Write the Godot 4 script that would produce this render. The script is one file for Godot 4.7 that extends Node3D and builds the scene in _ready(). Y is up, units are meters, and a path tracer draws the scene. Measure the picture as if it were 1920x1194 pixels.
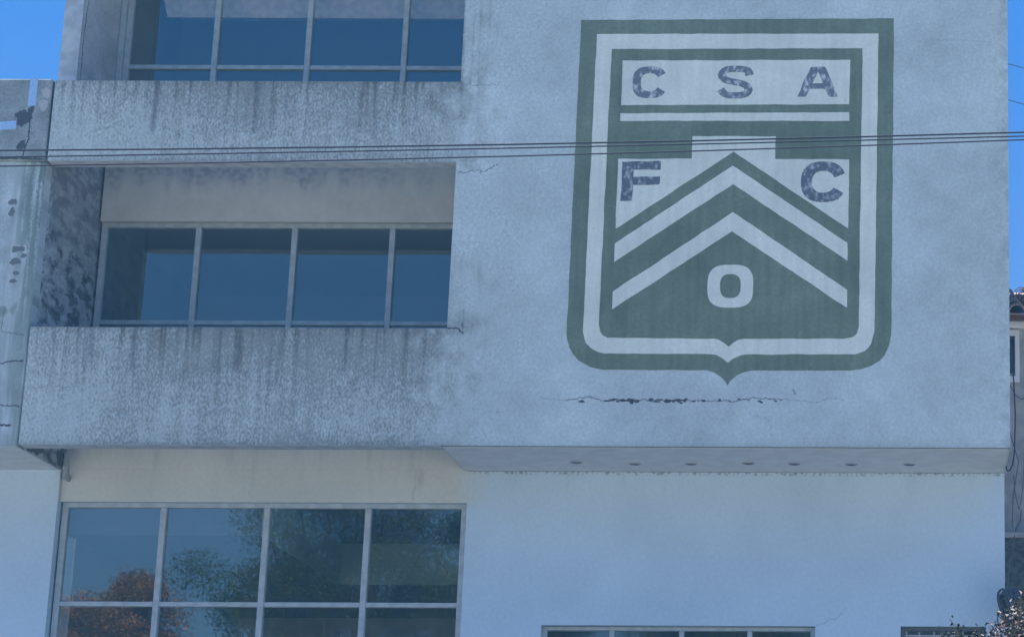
extends Node3D
# A white rendered club building seen from the street below, with a green painted shield on its projecting upper box.
# Metres, y up. The street runs along x, the facade stands at z = -28, the viewer at the origin.

const FRONT := -28.0      # front face of the projecting box
const LOW := -29.54       # wall of the lower storey
const UP := -29.98        # wall of the two upper storeys, behind the open bays
const LEFT := -10.76      # left end of the box
const BAY := -5.69        # where the open bays end and the solid box begins
const RIGHT := 1.155      # right end of the box
const SOFFIT := 7.34
const FACE := Rect2(-11.0, 13.6, 12.3, 6.35)      # part of the front face that the weathered texture covers: left, top, width, height

var M := {}
var rng := RandomNumberGenerator.new()


class Mb:
	var st := SurfaceTool.new()
	var frame := Rect2(0, 0, 1, 1)

	func _init(f := Rect2(0, 0, 1, 1)) -> void:
		st.begin(Mesh.PRIMITIVE_TRIANGLES)
		frame = f

	func uv(p: Vector3, n: Vector3) -> Vector2:
		var a := n.abs()
		var s := p.x
		var t := p.y
		if a.x > a.y and a.x > a.z:
			s = p.z
		elif a.y > a.z:
			t = p.z
		return Vector2((s - frame.position.x) / frame.size.x, (frame.position.y - t) / frame.size.y)

	func vert(p: Vector3, n: Vector3) -> void:
		st.set_normal(n)
		st.set_uv(uv(p, n))
		st.add_vertex(p)

	func tri(a: Vector3, b: Vector3, c: Vector3, out: Vector3) -> void:
		var n := (b - a).cross(c - a)
		if n.length() < 1e-12:
			return
		n = n.normalized()
		if n.dot(out) < 0.0:      # counter-clockwise seen from outside comes out as n along out; Godot wants clockwise
			n = -n
			vert(a, n); vert(b, n); vert(c, n)
		else:
			vert(a, n); vert(c, n); vert(b, n)

	func quad(a: Vector3, b: Vector3, c: Vector3, d: Vector3, out: Vector3) -> void:
		tri(a, b, c, out)
		tri(a, c, d, out)

	func box(lo: Vector3, hi: Vector3, c := 0.0) -> void:
		var e := [lo, hi]
		for a in 3:
			var b := (a + 1) % 3
			var d := (a + 2) % 3
			for s in 2:
				var o := Vector3.ZERO
				o[a] = s * 2 - 1
				var q := []
				for k in [[0, 0], [1, 0], [1, 1], [0, 1]]:
					var p := Vector3.ZERO
					p[a] = e[s][a]
					p[b] = e[k[0]][b] + c * (1 - 2 * k[0])
					p[d] = e[k[1]][d] + c * (1 - 2 * k[1])
					q.append(p)
				quad(q[0], q[1], q[2], q[3], o)
			if c <= 0.0:
				continue
			for s1 in 2:
				for s2 in 2:
					var q := []
					for k in [[0, 0], [0, 1], [1, 1], [1, 0]]:      # along a, then on the face of b or of d
						var p := Vector3.ZERO
						p[a] = e[k[0]][a] + c * (1 - 2 * k[0])
						p[b] = e[s1][b] + (c * (1 - 2 * s1) if k[1] == 1 else 0.0)
						p[d] = e[s2][d] + (c * (1 - 2 * s2) if k[1] == 0 else 0.0)
						q.append(p)
					var o := Vector3.ZERO
					o[b] = s1 * 2 - 1
					o[d] = s2 * 2 - 1
					quad(q[0], q[1], q[2], q[3], o)
		if c > 0.0:
			for i in 8:
				var s := Vector3i(i & 1, (i >> 1) & 1, (i >> 2) & 1)
				var q := []
				for a in 3:
					var p := Vector3.ZERO
					for b in 3:
						p[b] = e[s[b]][b] + (0.0 if b == a else c * (1 - 2 * s[b]))
					q.append(p)
				tri(q[0], q[1], q[2], Vector3(s * 2 - Vector3i.ONE))

	func prism(poly: PackedVector2Array, z0: float, z1: float) -> void:
		var id := Geometry2D.triangulate_polygon(poly)
		for i in range(0, id.size(), 3):
			var a := poly[id[i]]
			var b := poly[id[i + 1]]
			var c := poly[id[i + 2]]
			tri(Vector3(a.x, a.y, z1), Vector3(b.x, b.y, z1), Vector3(c.x, c.y, z1), Vector3.BACK)
		var turn := 1.0 if Geometry2D.is_polygon_clockwise(poly) else -1.0
		for i in poly.size():
			var a := poly[i]
			var b := poly[(i + 1) % poly.size()]
			var o := Vector3(-(b.y - a.y), b.x - a.x, 0) * turn
			quad(Vector3(a.x, a.y, z0), Vector3(b.x, b.y, z0), Vector3(b.x, b.y, z1), Vector3(a.x, a.y, z1), o)

	func tube(pts: Array, r0: float, r1 := -1.0, sides := 6) -> void:
		r1 = r0 if r1 < 0.0 else r1
		var last := []
		var ref := Vector3(0.31, 0.87, 0.38)
		for i in pts.size():
			var p: Vector3 = pts[i]
			var t: Vector3 = (pts[mini(i + 1, pts.size() - 1)] - pts[maxi(i - 1, 0)])
			t = t.normalized()
			var u := t.cross(ref)
			if u.length() < 0.1:
				u = t.cross(Vector3.RIGHT)
			u = u.normalized()
			var v := t.cross(u)
			ref = u.cross(t)
			var r := lerpf(r0, r1, float(i) / maxi(pts.size() - 1, 1))
			var ring := []
			for k in sides:
				var a := TAU * k / sides
				ring.append([p + (u * cos(a) + v * sin(a)) * r, u * cos(a) + v * sin(a)])
			if i > 0:
				for k in sides:
					var l := (k + 1) % sides
					for w in [[last[k], last[l], ring[l]], [last[k], ring[l], ring[k]]]:
						var n: Vector3 = (w[1][0] - w[0][0]).cross(w[2][0] - w[0][0])
						var order := [0, 1, 2] if n.dot(w[0][1]) < 0.0 else [0, 2, 1]
						for m in order:
							vert(w[m][0], w[m][1])
			last = ring

	func leaf(p: Vector3, along: Vector3, side: Vector3, color: Color) -> void:      # a leaf folded along its midrib
		var n := along.cross(side).normalized()
		var tip := p + along
		st.set_color(color)
		st.set_uv(Vector2.ZERO)
		for s in [-1.0, 1.0]:
			var e: Vector3 = p + along * 0.45 + side * s + n * side.length() * 0.35
			st.set_normal((n - side * (s * 0.4 / side.length())).normalized())
			st.add_vertex(p)
			st.add_vertex(e)
			st.add_vertex(tip)


func commit(b: Mb, called: String, mat: Material, parent: Node = null) -> MeshInstance3D:
	var o := MeshInstance3D.new()
	o.name = called
	o.mesh = b.st.commit()
	o.material_override = mat
	(parent if parent else self).add_child(o, true)
	return o


func box(called: String, lo: Vector3, hi: Vector3, mat: Material, parent: Node = null, c := 0.0, f := Rect2(0, 0, 1, 1)) -> MeshInstance3D:
	var b := Mb.new(f)
	b.box(lo, hi, c)
	return commit(b, called, mat, parent)


func tag(o: Node, label: String, category: String, group := "", kind := "") -> Node:
	o.set_meta("label", label)
	if category:
		o.set_meta("category", category)
	if group:
		o.set_meta("group", group)
	if kind:
		o.set_meta("kind", kind)
	return o


func structure(o: Node, label: String, category: String) -> void:
	tag(o, label, category, "", "structure")


func thing(called: String, label: String, category: String, group := "", at := Vector3.ZERO) -> Node3D:
	var o := Node3D.new()
	o.name = called
	add_child(o, true)
	o.position = at
	tag(o, label, category, group)
	return o


# ---------------------------------------------------------------- textures

func lin(r: float, g: float, b: float, a := 1.0) -> Color:      # a real-world base colour
	return Color(r, g, b, a).linear_to_srgb()


func noise(sd: int, freq: float, octaves := 4, type := FastNoiseLite.TYPE_SIMPLEX_SMOOTH) -> FastNoiseLite:
	var n := FastNoiseLite.new()
	n.seed = sd
	n.noise_type = type
	n.frequency = freq
	n.fractal_type = FastNoiseLite.FRACTAL_FBM if octaves > 1 else FastNoiseLite.FRACTAL_NONE
	n.fractal_octaves = octaves
	return n


func field(n: FastNoiseLite, w: int, h: int, squash_x := 1, squash_y := 1) -> PackedByteArray:      # a grey noise picture, stretched across or down
	var im := n.get_image(w / squash_x, h / squash_y, false, false, true)
	im.convert(Image.FORMAT_L8)
	if squash_x > 1 or squash_y > 1:
		im.resize(w, h, Image.INTERPOLATE_CUBIC)
	return im.get_data()


func cells(sd: int, freq: float) -> FastNoiseLite:      # a net of fine lines: bright inside the cells, dark along their borders
	var n := noise(sd, freq, 1, FastNoiseLite.TYPE_CELLULAR)
	n.cellular_return_type = FastNoiseLite.RETURN_DISTANCE2_SUB
	n.cellular_jitter = 1.0
	n.domain_warp_enabled = true
	n.domain_warp_amplitude = 9.0
	n.domain_warp_frequency = freq * 0.8
	return n


func scratch(im: Image, f: Rect2, pts: Array, wide: float, color: Color, strength := 1.0, sd := 1, ragged := 0.6) -> void:
	# a crack through these points (metres on the wall), ragged and uneven in width
	var r := RandomNumberGenerator.new()
	r.seed = sd
	var sx := im.get_width() / f.size.x
	var sy := im.get_height() / f.size.y
	var wob := noise(sd, 0.09, 3)
	var run := 0.0
	for i in pts.size() - 1:
		var a: Vector2 = pts[i]
		var b: Vector2 = pts[i + 1]
		var steps := int(a.distance_to(b) * sx) + 1
		for k in steps:
			var p := a.lerp(b, float(k) / steps)
			run += 1.0
			var px := (p.x - f.position.x) * sx + wob.get_noise_2d(run, 40.0) * 5.0 * ragged
			var py := (f.position.y - p.y) * sy + wob.get_noise_2d(run, 0.0) * 7.0 * ragged
			var rad := wide * (0.55 + 0.9 * absf(wob.get_noise_2d(run * 0.7, 90.0)) + r.randf() * 0.25)
			var reach := int(rad) + 1
			for dx in range(-reach, reach + 1):
				for dy in range(-reach, reach + 1):
					var x := int(px) + dx
					var y := int(py) + dy
					if x < 0 or y < 0 or x >= im.get_width() or y >= im.get_height():
						continue
					var k2 := clampf(rad - Vector2(x - px, y - py).length() + 0.5, 0.0, 1.0) * strength
					if k2 > 0.0:
						im.set_pixel(x, y, im.get_pixel(x, y).lerp(color, k2))


func patch(im: Image, f: Rect2, at: Vector2, size: Vector2, color: Color, strength: float, sd: int) -> void:
	# a flaked-off or stained patch with an uneven outline
	var sx := im.get_width() / f.size.x
	var sy := im.get_height() / f.size.y
	var n := noise(sd, 0.03, 4)
	var cx := (at.x - f.position.x) * sx
	var cy := (f.position.y - at.y) * sy
	var rx := size.x * sx
	var ry := size.y * sy
	for y in range(maxi(0, int(cy - ry * 1.8)), mini(im.get_height(), int(cy + ry * 1.8))):
		for x in range(maxi(0, int(cx - rx * 1.8)), mini(im.get_width(), int(cx + rx * 1.8))):
			var d := Vector2((x - cx) / rx, (y - cy) / ry).length()
			var k := clampf((1.0 - d + n.get_noise_2d(x, y) * 0.85) * 7.0, 0.0, 1.0) * strength
			if k > 0.0:
				im.set_pixel(x, y, im.get_pixel(x, y).lerp(color, k))


func tex(im: Image) -> ImageTexture:
	return ImageTexture.create_from_image(im)


func rough(t: Texture2D, r := 0.9, relief: Texture2D = null, cm := 0.3) -> StandardMaterial3D:
	var m := StandardMaterial3D.new()
	m.albedo_texture = t
	m.roughness = r
	m.metallic_specular = 0.3
	m.texture_repeat = false
	if relief:
		m.heightmap_enabled = true
		m.heightmap_texture = relief
		m.heightmap_scale = cm
	return m


func plain(c: Color, r := 0.8, metal := 0.0) -> StandardMaterial3D:
	var m := StandardMaterial3D.new()
	m.albedo_color = c
	m.roughness = r
	m.metallic = metal
	return m


func grained(c: Color, c2: Color, scale: float, sd: int, r := 0.85) -> StandardMaterial3D:      # two tones mixed by noise, mapped in metres
	var w := 256
	var a := field(noise(sd, 0.02, 5), w, w)
	var im := Image.create(w, w, false, Image.FORMAT_RGB8)
	for y in w:
		for x in w:
			im.set_pixel(x, y, c.lerp(c2, smoothstep(0.2, 0.8, a[y * w + x] / 255.0)))
	var m := plain(Color.WHITE, r)
	m.albedo_texture = tex(im)
	m.uv1_triplanar = true
	m.uv1_world_triplanar = true
	m.uv1_scale = Vector3.ONE * scale
	return m


func facade_picture() -> Array:      # the weathered white render of the front face, and its relief
	var w := 2048
	var h := 1057
	var big := field(noise(3, 0.004, 3), w, h)
	var mid := field(noise(4, 0.018, 4), w, h)
	var fine := field(noise(5, 0.11, 3), w, h)
	var flake := field(noise(6, 0.19, 3), w, h, 1, 2)
	var flake2 := field(noise(16, 0.032, 4), w, h, 1, 1)
	var streak := field(noise(7, 0.05, 4), w, h, 1, 14)
	var drip := field(noise(8, 0.055, 3), w, h, 1, 30)
	var net := field(cells(9, 0.085), w, h)
	var data := PackedByteArray()
	data.resize(w * h * 3)
	var pw := w / 2
	var ph := h / 2
	var greens := PackedByteArray()      # the two paints of the shield, worn where the wall below them is
	var whites := PackedByteArray()
	greens.resize(pw * ph * 3)
	whites.resize(pw * ph * 3)
	var green := [116, 130, 109]
	var white := [222, 226, 209]
	var high := PackedByteArray()
	high.resize(w * h)
	for y in h:
		var my := FACE.position.y - (y + 0.5) / h * FACE.size.y
		# how far below the top edge of the parapet that this row belongs to, 0 at the top, 1 at the bottom
		var low_par := my < 9.9
		var t := (8.79 - my) / 1.45 if low_par else (11.97 - my) / 1.05
		var fall := 0.98 - 0.36 * smoothstep(0.0, 0.85, t) if low_par else 0.90 - 0.30 * smoothstep(0.0, 0.9, t)
		if t < -0.02:
			fall *= clampf(1.0 + t * (3.0 if low_par else 2.0), 0.0, 1.0)
		var above := (my - SOFFIT) if low_par else (my - 10.92)
		var foot := exp(-above / 0.06) if above >= 0.0 else 0.0
		var along := 1.0 if low_par else 0.0      # only the lower edge runs on under the solid block
		for x in w:
			var i := y * w + x
			var mx := FACE.position.x + (x + 0.5) / w * FACE.size.x
			var b := big[i] / 255.0
			var m := mid[i] / 255.0
			var f := fine[i] / 255.0
			var v := 0.80 + (b - 0.5) * 0.10 + (m - 0.5) * 0.06 + (f - 0.5) * 0.09
			var zone0 := 1.0 - smoothstep(-6.2, -5.3, mx)
			# crazing of the paint, strongest near the bays, faint to the right
			var craze := 1.0 - smoothstep(0.015, 0.10, net[i] / 255.0)
			var where := 1.0 - smoothstep(-5.2, -3.9, mx + (b - 0.5) * 1.6)
			craze *= smoothstep(0.42, 0.62, m * 0.6 + b * 0.4) * (1.0 - 0.9 * clampf(zone0, 0.0, 1.0))
			v -= craze * (0.012 + 0.085 * where)
			# mould and soot on the parapets
			var zone := 1.0 - smoothstep(-6.25, -5.15, mx + (m - 0.5) * 0.8 + (streak[i] / 255.0 - 0.5) * 0.5)
			var warm := 0.0
			if zone > 0.0 and t < 1.1:
				var s := fall + (streak[i] / 255.0 - 0.5) * 0.34 + (flake2[i] / 255.0 - 0.5) * 0.32 + (b - 0.5) * 0.55 + foot * 0.25 * (0.4 + m)
				s *= 1.0 - 0.40 * (1.0 - smoothstep(-10.6, -9.0, mx + (b - 0.5)))
				var dark := smoothstep(-0.42, 0.40, s - 0.20 - flake[i] / 255.0 * 0.95)
				var soot := smoothstep(0.56, 0.80, drip[i] / 255.0) * exp(-maxf(t, 0.0) * 2.6) + 0.5 * exp(-maxf(t, 0.0) * 14.0)
				v -= zone * (dark * 0.20 + soot * 0.13 + 0.01)
				warm = zone * dark * 0.025
			v -= foot * 0.07 * (0.3 + m) * maxf(along, zone0)
			# grime along the right-hand edge
			v -= smoothstep(0.80, 1.16, mx) * smoothstep(0.38, 0.80, m * 0.5 + flake2[i] / 510.0) * 0.10
			v = clampf(v, 0.12, 0.95)
			data[i * 3] = int((v * 0.952 + warm * 0.4) * 255)
			data[i * 3 + 1] = int(v * 0.998 * 255)
			data[i * 3 + 2] = int(clampf(v * 0.972 - warm * 0.3, 0.0, 1.0) * 255)
			if x % 2 == 0 and y % 2 == 0 and x / 2 < pw and y / 2 < ph:
				var k := 1.0 + (b - 0.5) * 0.16 + (m - 0.5) * 0.12 + (f - 0.5) * 0.10 + (streak[i] / 255.0 - 0.5) * 0.12 - craze * 0.07
				var chip := smoothstep(0.74, 0.80, flake[i] / 255.0 * 0.6 + m * 0.4) * 0.25
				var at := (y / 2 * pw + x / 2) * 3
				for c in 3:
					greens[at + c] = int(lerpf(green[c] * k, 175.0, chip))
					whites[at + c] = mini(255, int(white[c] * (0.5 + 0.5 * k) * (1.0 - chip * 0.2)))
			high[i] = int(clampf(f * 0.5 + m * 0.3 - craze * 0.25 + flake[i] / 255.0 * 0.2 * zone, 0.0, 1.0) * 255)
	var im := Image.create_from_data(w, h, false, Image.FORMAT_RGB8, data)
	var V := func(a: float, b: float) -> Vector2: return Vector2(a, b)
	var ink := Color(0.26, 0.27, 0.29)
	var grey := Color(0.5, 0.51, 0.52)
	# the long crack below the shield: hairline ends, broken-out middle
	scratch(im, FACE, [V.call(-4.5, 7.925), V.call(-4.18, 7.905), V.call(-3.93, 7.955), V.call(-3.78, 7.905), V.call(-3.0, 7.915), V.call(-2.2, 7.90), V.call(-1.9, 7.945), V.call(-1.5, 7.925), V.call(-1.2, 7.89), V.call(-1.02, 7.945), V.call(-0.85, 7.92)], 0.75, grey, 0.5, 21, 0.45)
	scratch(im, FACE, [V.call(-4.2, 7.905), V.call(-3.93, 7.950), V.call(-3.78, 7.905), V.call(-3.0, 7.915), V.call(-2.2, 7.90), V.call(-1.95, 7.945), V.call(-1.6, 7.92)], 0.7, ink, 0.75, 21)
	var r := RandomNumberGenerator.new()
	r.seed = 5
	for k in 42:
		var x := lerpf(-4.15, -1.6, r.randf())
		if k < 9:
			x = -3.42 + r.randfn() * 0.11
		var near := clampf(1.0 - absf(x + 3.3) / 1.3, 0.1, 1.0)
		patch(im, FACE, V.call(x, 7.907 + r.randfn() * 0.012), Vector2(0.016 + r.randf() * 0.040 * near, 0.008 + r.randf() * 0.016 * near), ink, 0.85, 300 + k)
	scratch(im, FACE, [V.call(-1.46, 8.06), V.call(-1.45, 8.01), V.call(-1.44, 7.985)], 0.9, ink, 0.7, 6)
	# cracks at the corners of the bays and on the left end
	scratch(im, FACE, [V.call(-5.67, 10.775), V.call(-5.50, 10.805), V.call(-5.34, 10.805), V.call(-5.24, 10.86), V.call(-5.16, 10.90)], 0.9, ink, 0.5, 8)
	scratch(im, FACE, [V.call(-5.40, 10.80), V.call(-5.37, 10.775)], 0.8, grey, 0.7, 9)
	scratch(im, FACE, [V.call(-5.70, 8.80), V.call(-5.57, 8.80), V.call(-5.50, 8.73)], 1.3, ink, 0.8, 10)
	scratch(im, FACE, [V.call(-5.69, 11.96), V.call(-5.5, 11.93), V.call(-5.2, 11.95)], 0.9, grey, 0.5, 14)
	scratch(im, FACE, [V.call(-10.7, 8.02), V.call(-10.4, 8.05), V.call(-10.1, 8.04)], 0.8, grey, 0.6, 11)
	scratch(im, FACE, [V.call(0.18, 12.55), V.call(0.5, 12.56), V.call(0.95, 12.53)], 0.7, grey, 0.35, 12)
	scratch(im, FACE, [V.call(-5.05, 11.25), V.call(-3.9, 11.27), V.call(-2.8, 11.26), V.call(-0.9, 11.3), V.call(0.9, 11.33)], 0.6, grey, 0.3, 13, 1.5)
	scratch(im, FACE, [V.call(-2.0, 7.75), V.call(-1.75, 7.66), V.call(-1.72, 7.45)], 0.7, grey, 0.4, 15, 1.2)
	# run-off below the joints of the windows above
	for k in 26:
		var x := lerpf(-10.5, -5.8, r.randf())
		var top := 8.80 if k % 2 else 11.97
		scratch(im, FACE, [V.call(x, top), V.call(x + r.randfn() * 0.03, top - 0.2 - r.randf() * 0.6)], 2.5 + r.randf() * 4.0, Color(0.45, 0.45, 0.47), 0.022, 60 + k, 0.5)
	for x in [-9.49, -9.47, -8.22, -8.20, -6.90]:
		scratch(im, FACE, [V.call(x, 11.97), V.call(x - 0.02, 11.30)], 6.0, Color(0.40, 0.40, 0.43), 0.03, int(x * -100), 0.8)
		scratch(im, FACE, [V.call(x, 8.79), V.call(x - 0.01, 8.25)], 6.0, Color(0.40, 0.40, 0.43), 0.024, int(x * -90), 0.8)
	return [im, Image.create_from_data(w, h, false, Image.FORMAT_L8, high), Image.create_from_data(pw, ph, false, Image.FORMAT_RGB8, greens), Image.create_from_data(pw, ph, false, Image.FORMAT_RGB8, whites)]


func annex_picture(f: Rect2) -> Image:      # older, patched render of the block on the left
	var w := 512
	var h := 1100
	var big := field(noise(31, 0.008, 4), w, h)
	var fine := field(noise(32, 0.08, 4), w, h)
	var runs := field(noise(33, 0.03, 4), w, h, 1, 10)
	var im := Image.create(w, h, false, Image.FORMAT_RGB8)
	for y in h:
		var my := f.position.y - (y + 0.5) / h * f.size.y
		for x in w:
			var i := y * w + x
			var mx := f.position.x + (x + 0.5) / w * f.size.x
			var b := big[i] / 255.0
			var n := fine[i] / 255.0
			var v := 0.60 if my > 10.92 else 0.76
			v += (b - 0.5) * 0.16 + (n - 0.5) * 0.10
			var c := Color(v, v, v)
			if my < 10.95:      # green-black run-off below the ledge and along the joint
				var edge := smoothstep(-11.30, -10.83, mx)
				var run := smoothstep(0.38, 0.72, runs[i] / 255.0 * 0.7 + n * 0.3 + edge * 0.18) * edge
				run *= lerpf(1.0, 0.45, smoothstep(10.9, 8.0, my)) if my > 8.0 else 0.45
				c = c.lerp(Color(0.42, 0.46, 0.43), run * 0.85)
				var smear := smoothstep(0.5, 0.8, b) * smoothstep(9.6, 9.2, my) * smoothstep(8.5, 9.0, my)
				c = c.lerp(Color(0.50, 0.52, 0.50), smear * 0.7)
			im.set_pixel(x, y, Color(c.r * 0.95, c.g, c.b * 0.99))
	var ink := Color(0.30, 0.31, 0.33)
	patch(im, f, Vector2(-11.115, 11.47), Vector2(0.085, 0.13), ink, 0.9, 1)
	patch(im, f, Vector2(-11.03, 11.57), Vector2(0.04, 0.09), ink, 0.9, 2)
	patch(im, f, Vector2(-11.10, 11.09), Vector2(0.05, 0.09), ink, 0.85, 3)
	patch(im, f, Vector2(-10.86, 11.82), Vector2(0.07, 0.07), Color(0.74, 0.73, 0.72), 0.8, 4)
	patch(im, f, Vector2(-10.88, 11.64), Vector2(0.05, 0.11), Color(0.74, 0.73, 0.72), 0.8, 5)
	patch(im, f, Vector2(-11.40, 11.14), Vector2(0.03, 0.03), ink, 0.8, 6)
	scratch(im, f, [Vector2(-11.03, 11.5), Vector2(-11.02, 11.2), Vector2(-11.06, 11.05), Vector2(-11.07, 10.93)], 2.2, ink, 0.9, 7)
	scratch(im, f, [Vector2(-11.5, 10.94), Vector2(-11.1, 10.955), Vector2(-10.82, 10.93)], 3.0, ink, 0.8, 8)
	for p in [[-11.16, 10.40, 0.06, 0.05], [-11.15, 10.27, 0.06, 0.06], [-11.04, 9.80, 0.09, 0.05], [-11.06, 9.64, 0.07, 0.05], [-11.05, 9.50, 0.06, 0.035], [-11.06, 9.39, 0.05, 0.03], [-10.95, 9.72, 0.05, 0.03]]:
		patch(im, f, Vector2(p[0], p[1]), Vector2(p[2], p[3]), Color(0.80, 0.80, 0.79), 0.5, int(p[1] * 100))
		patch(im, f, Vector2(p[0] + 0.006, p[1] - 0.006), Vector2(p[2] * 0.86, p[3] * 0.86), Color(0.42, 0.44, 0.44), 0.9, int(p[1] * 100))
	scratch(im, f, [Vector2(-11.5, 8.28), Vector2(-11.15, 8.33), Vector2(-11.02, 8.37), Vector2(-10.82, 8.38)], 1.8, ink, 0.85, 12)
	scratch(im, f, [Vector2(-11.5, 7.86), Vector2(-11.05, 7.83), Vector2(-10.82, 7.82)], 1.5, ink, 0.6, 13)
	scratch(im, f, [Vector2(-11.05, 7.59), Vector2(-10.9, 7.58)], 2.5, ink, 0.6, 14)
	scratch(im, f, [Vector2(-11.12, 9.05), Vector2(-11.14, 8.75), Vector2(-10.85, 8.70)], 1.0, ink, 0.5, 15)
	return im


func reveal_picture(f: Rect2) -> Image:      # mouldy, peeling side wall of the open bays (f runs along z)
	var w := 512
	var h := 1200
	var big := field(noise(41, 0.012, 5), w, h, 2, 1)
	var spot := field(noise(42, 0.020, 5), w, h, 2, 1)
	var fine := field(noise(43, 0.09, 3), w, h, 2, 1)
	var peel := field(noise(44, 0.016, 5), w, h, 2, 1)
	var im := Image.create(w, h, false, Image.FORMAT_RGB8)
	for y in h:
		var my := f.position.y - (y + 0.5) / h * f.size.y
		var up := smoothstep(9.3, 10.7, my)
		for x in w:
			var i := y * w + x
			var v := 0.70 + (big[i] / 255.0 - 0.5) * 0.16 + (fine[i] / 255.0 - 0.5) * 0.10
			var c := Color(v * 0.96, v * 0.985, v)
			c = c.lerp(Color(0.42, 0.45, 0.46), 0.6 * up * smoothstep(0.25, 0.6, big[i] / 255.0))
			c = c.lerp(Color(0.47, 0.49, 0.51), 0.5 * smoothstep(0.38, 0.68, spot[i] / 255.0))
			c = c.lerp(Color(0.82, 0.83, 0.83), 0.40 * smoothstep(0.54, 0.68, peel[i] / 255.0))
			var mould := spot[i] / 255.0 * 0.6 + fine[i] / 255.0 * 0.25 + big[i] / 255.0 * 0.15
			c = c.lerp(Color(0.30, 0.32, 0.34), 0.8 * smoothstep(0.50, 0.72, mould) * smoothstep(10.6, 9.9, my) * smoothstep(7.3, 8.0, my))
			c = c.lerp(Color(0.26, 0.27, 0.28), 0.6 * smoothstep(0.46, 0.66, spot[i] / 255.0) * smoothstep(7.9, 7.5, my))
			im.set_pixel(x, y, c)
	for p in [[-29.45, 9.25, 0.20, 0.10], [-29.35, 9.48, 0.16, 0.09], [-29.60, 9.66, 0.12, 0.07], [-29.70, 9.86, 0.10, 0.05]]:
		patch(im, f, Vector2(p[0], p[1]), Vector2(p[2], p[3]), Color(0.27, 0.29, 0.31), 0.6, int(p[1] * 50))
	return im


func low_picture(f: Rect2) -> Image:      # cleaner white render of the lower storey
	var w := 1420
	var h := 450
	var big := field(noise(51, 0.006, 4), w, h)
	var fine := field(noise(52, 0.16, 4), w, h)
	var runs := field(noise(53, 0.035, 4), w, h, 1, 9)
	var im := Image.create(w, h, false, Image.FORMAT_RGB8)
	for y in h:
		var my := f.position.y - (y + 0.5) / h * f.size.y
		for x in w:
			var i := y * w + x
			var mx := f.position.x + (x + 0.5) / w * f.size.x
			var v := 0.80 + (big[i] / 255.0 - 0.5) * 0.05 + (fine[i] / 255.0 - 0.5) * 0.04
			v -= smoothstep(0.60, 0.9, runs[i] / 255.0) * smoothstep(6.9, 7.4, my) * 0.03
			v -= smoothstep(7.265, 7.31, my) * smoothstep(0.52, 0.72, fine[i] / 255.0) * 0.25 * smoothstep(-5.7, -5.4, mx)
			# dust in the dripping corner by the right-hand edge
			v -= smoothstep(0.5, 1.1, mx) * smoothstep(6.7, 5.6, my) * (0.03 + 0.08 * big[i] / 255.0)
			var warm_bounce := smoothstep(6.86, 6.94, my) * (1.0 - smoothstep(-5.9, -5.3, mx)) * smoothstep(-10.80, -10.76, mx)      # warm bounced light, painted into the strip over the tall window
			im.set_pixel(x, y, Color(v * (0.965 + warm_bounce * 0.06), v * (1.055 - warm_bounce * 0.03), v * (1.10 - warm_bounce * 0.15)))
	var grey := Color(0.55, 0.54, 0.52)
	scratch(im, f, [Vector2(-6.31, 7.35), Vector2(-6.30, 7.15), Vector2(-6.33, 6.95)], 1.2, grey, 0.10, 4, 0.3)
	scratch(im, f, [Vector2(-6.24, 7.35), Vector2(-6.24, 7.12)], 6.0, grey, 0.012, 5, 0.1)
	scratch(im, f, [Vector2(-1.2, 5.41), Vector2(-0.95, 5.50), Vector2(-0.85, 5.62)], 0.5, Color(0.55, 0.56, 0.58), 0.5, 6, 0.3)
	scratch(im, f, [Vector2(1.0, 5.30), Vector2(0.78, 5.31)], 1.0, Color(0.35, 0.35, 0.36), 0.7, 7)
	return im


func upper_picture(f: Rect2) -> Image:      # wall above the windows in the bays, damp below the parapet
	var w := 900
	var h := 700
	var big := field(noise(61, 0.008, 5), w, h)
	var spot := field(noise(62, 0.05, 4), w, h)
	var runs := field(noise(63, 0.02, 3), w, h, 1, 6)
	var im := Image.create(w, h, false, Image.FORMAT_RGB8)
	for y in h:
		var my := f.position.y - (y + 0.5) / h * f.size.y
		for x in w:
			var i := y * w + x
			var mx := f.position.x + (x + 0.5) / w * f.size.x
			var v := 0.78 + (big[i] / 255.0 - 0.5) * 0.06 + (spot[i] / 255.0 - 0.5) * 0.03
			var damp := smoothstep(11.05, 11.55, my + (big[i] / 255.0 - 0.5) * 0.35 + (runs[i] / 255.0 - 0.5) * 0.35) * (0.45 + 0.55 * smoothstep(0.3, 0.75, spot[i] / 255.0)) * (1.0 - 0.6 * smoothstep(-8.0, -6.3, mx))
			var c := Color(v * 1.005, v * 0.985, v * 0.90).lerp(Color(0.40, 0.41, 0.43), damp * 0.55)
			im.set_pixel(x, y, c)
	return im


func pillar_picture(f: Rect2) -> Image:      # right side of the pillar beside the topmost window, with its long crack
	var w := 400
	var h := 600
	var big := field(noise(65, 0.012, 4), w, h, 2, 1)
	var fine := field(noise(66, 0.09, 3), w, h, 2, 1)
	var im := Image.create(w, h, false, Image.FORMAT_RGB8)
	for y in h:
		for x in w:
			var v := 0.77 + (big[y * w + x] / 255.0 - 0.5) * 0.14 + (fine[y * w + x] / 255.0 - 0.5) * 0.08
			im.set_pixel(x, y, Color(v * 0.965, v * 0.985, v))
	var ink := Color(0.30, 0.31, 0.33)
	scratch(im, f, [Vector2(-28.80, 15.2), Vector2(-28.86, 14.2), Vector2(-28.75, 13.75), Vector2(-28.82, 13.4), Vector2(-28.76, 12.9), Vector2(-28.80, 12.0)], 1.7, ink, 0.8, 4)
	scratch(im, f, [Vector2(-28.75, 13.75), Vector2(-28.70, 13.6)], 1.5, ink, 0.6, 5)
	return im


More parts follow.
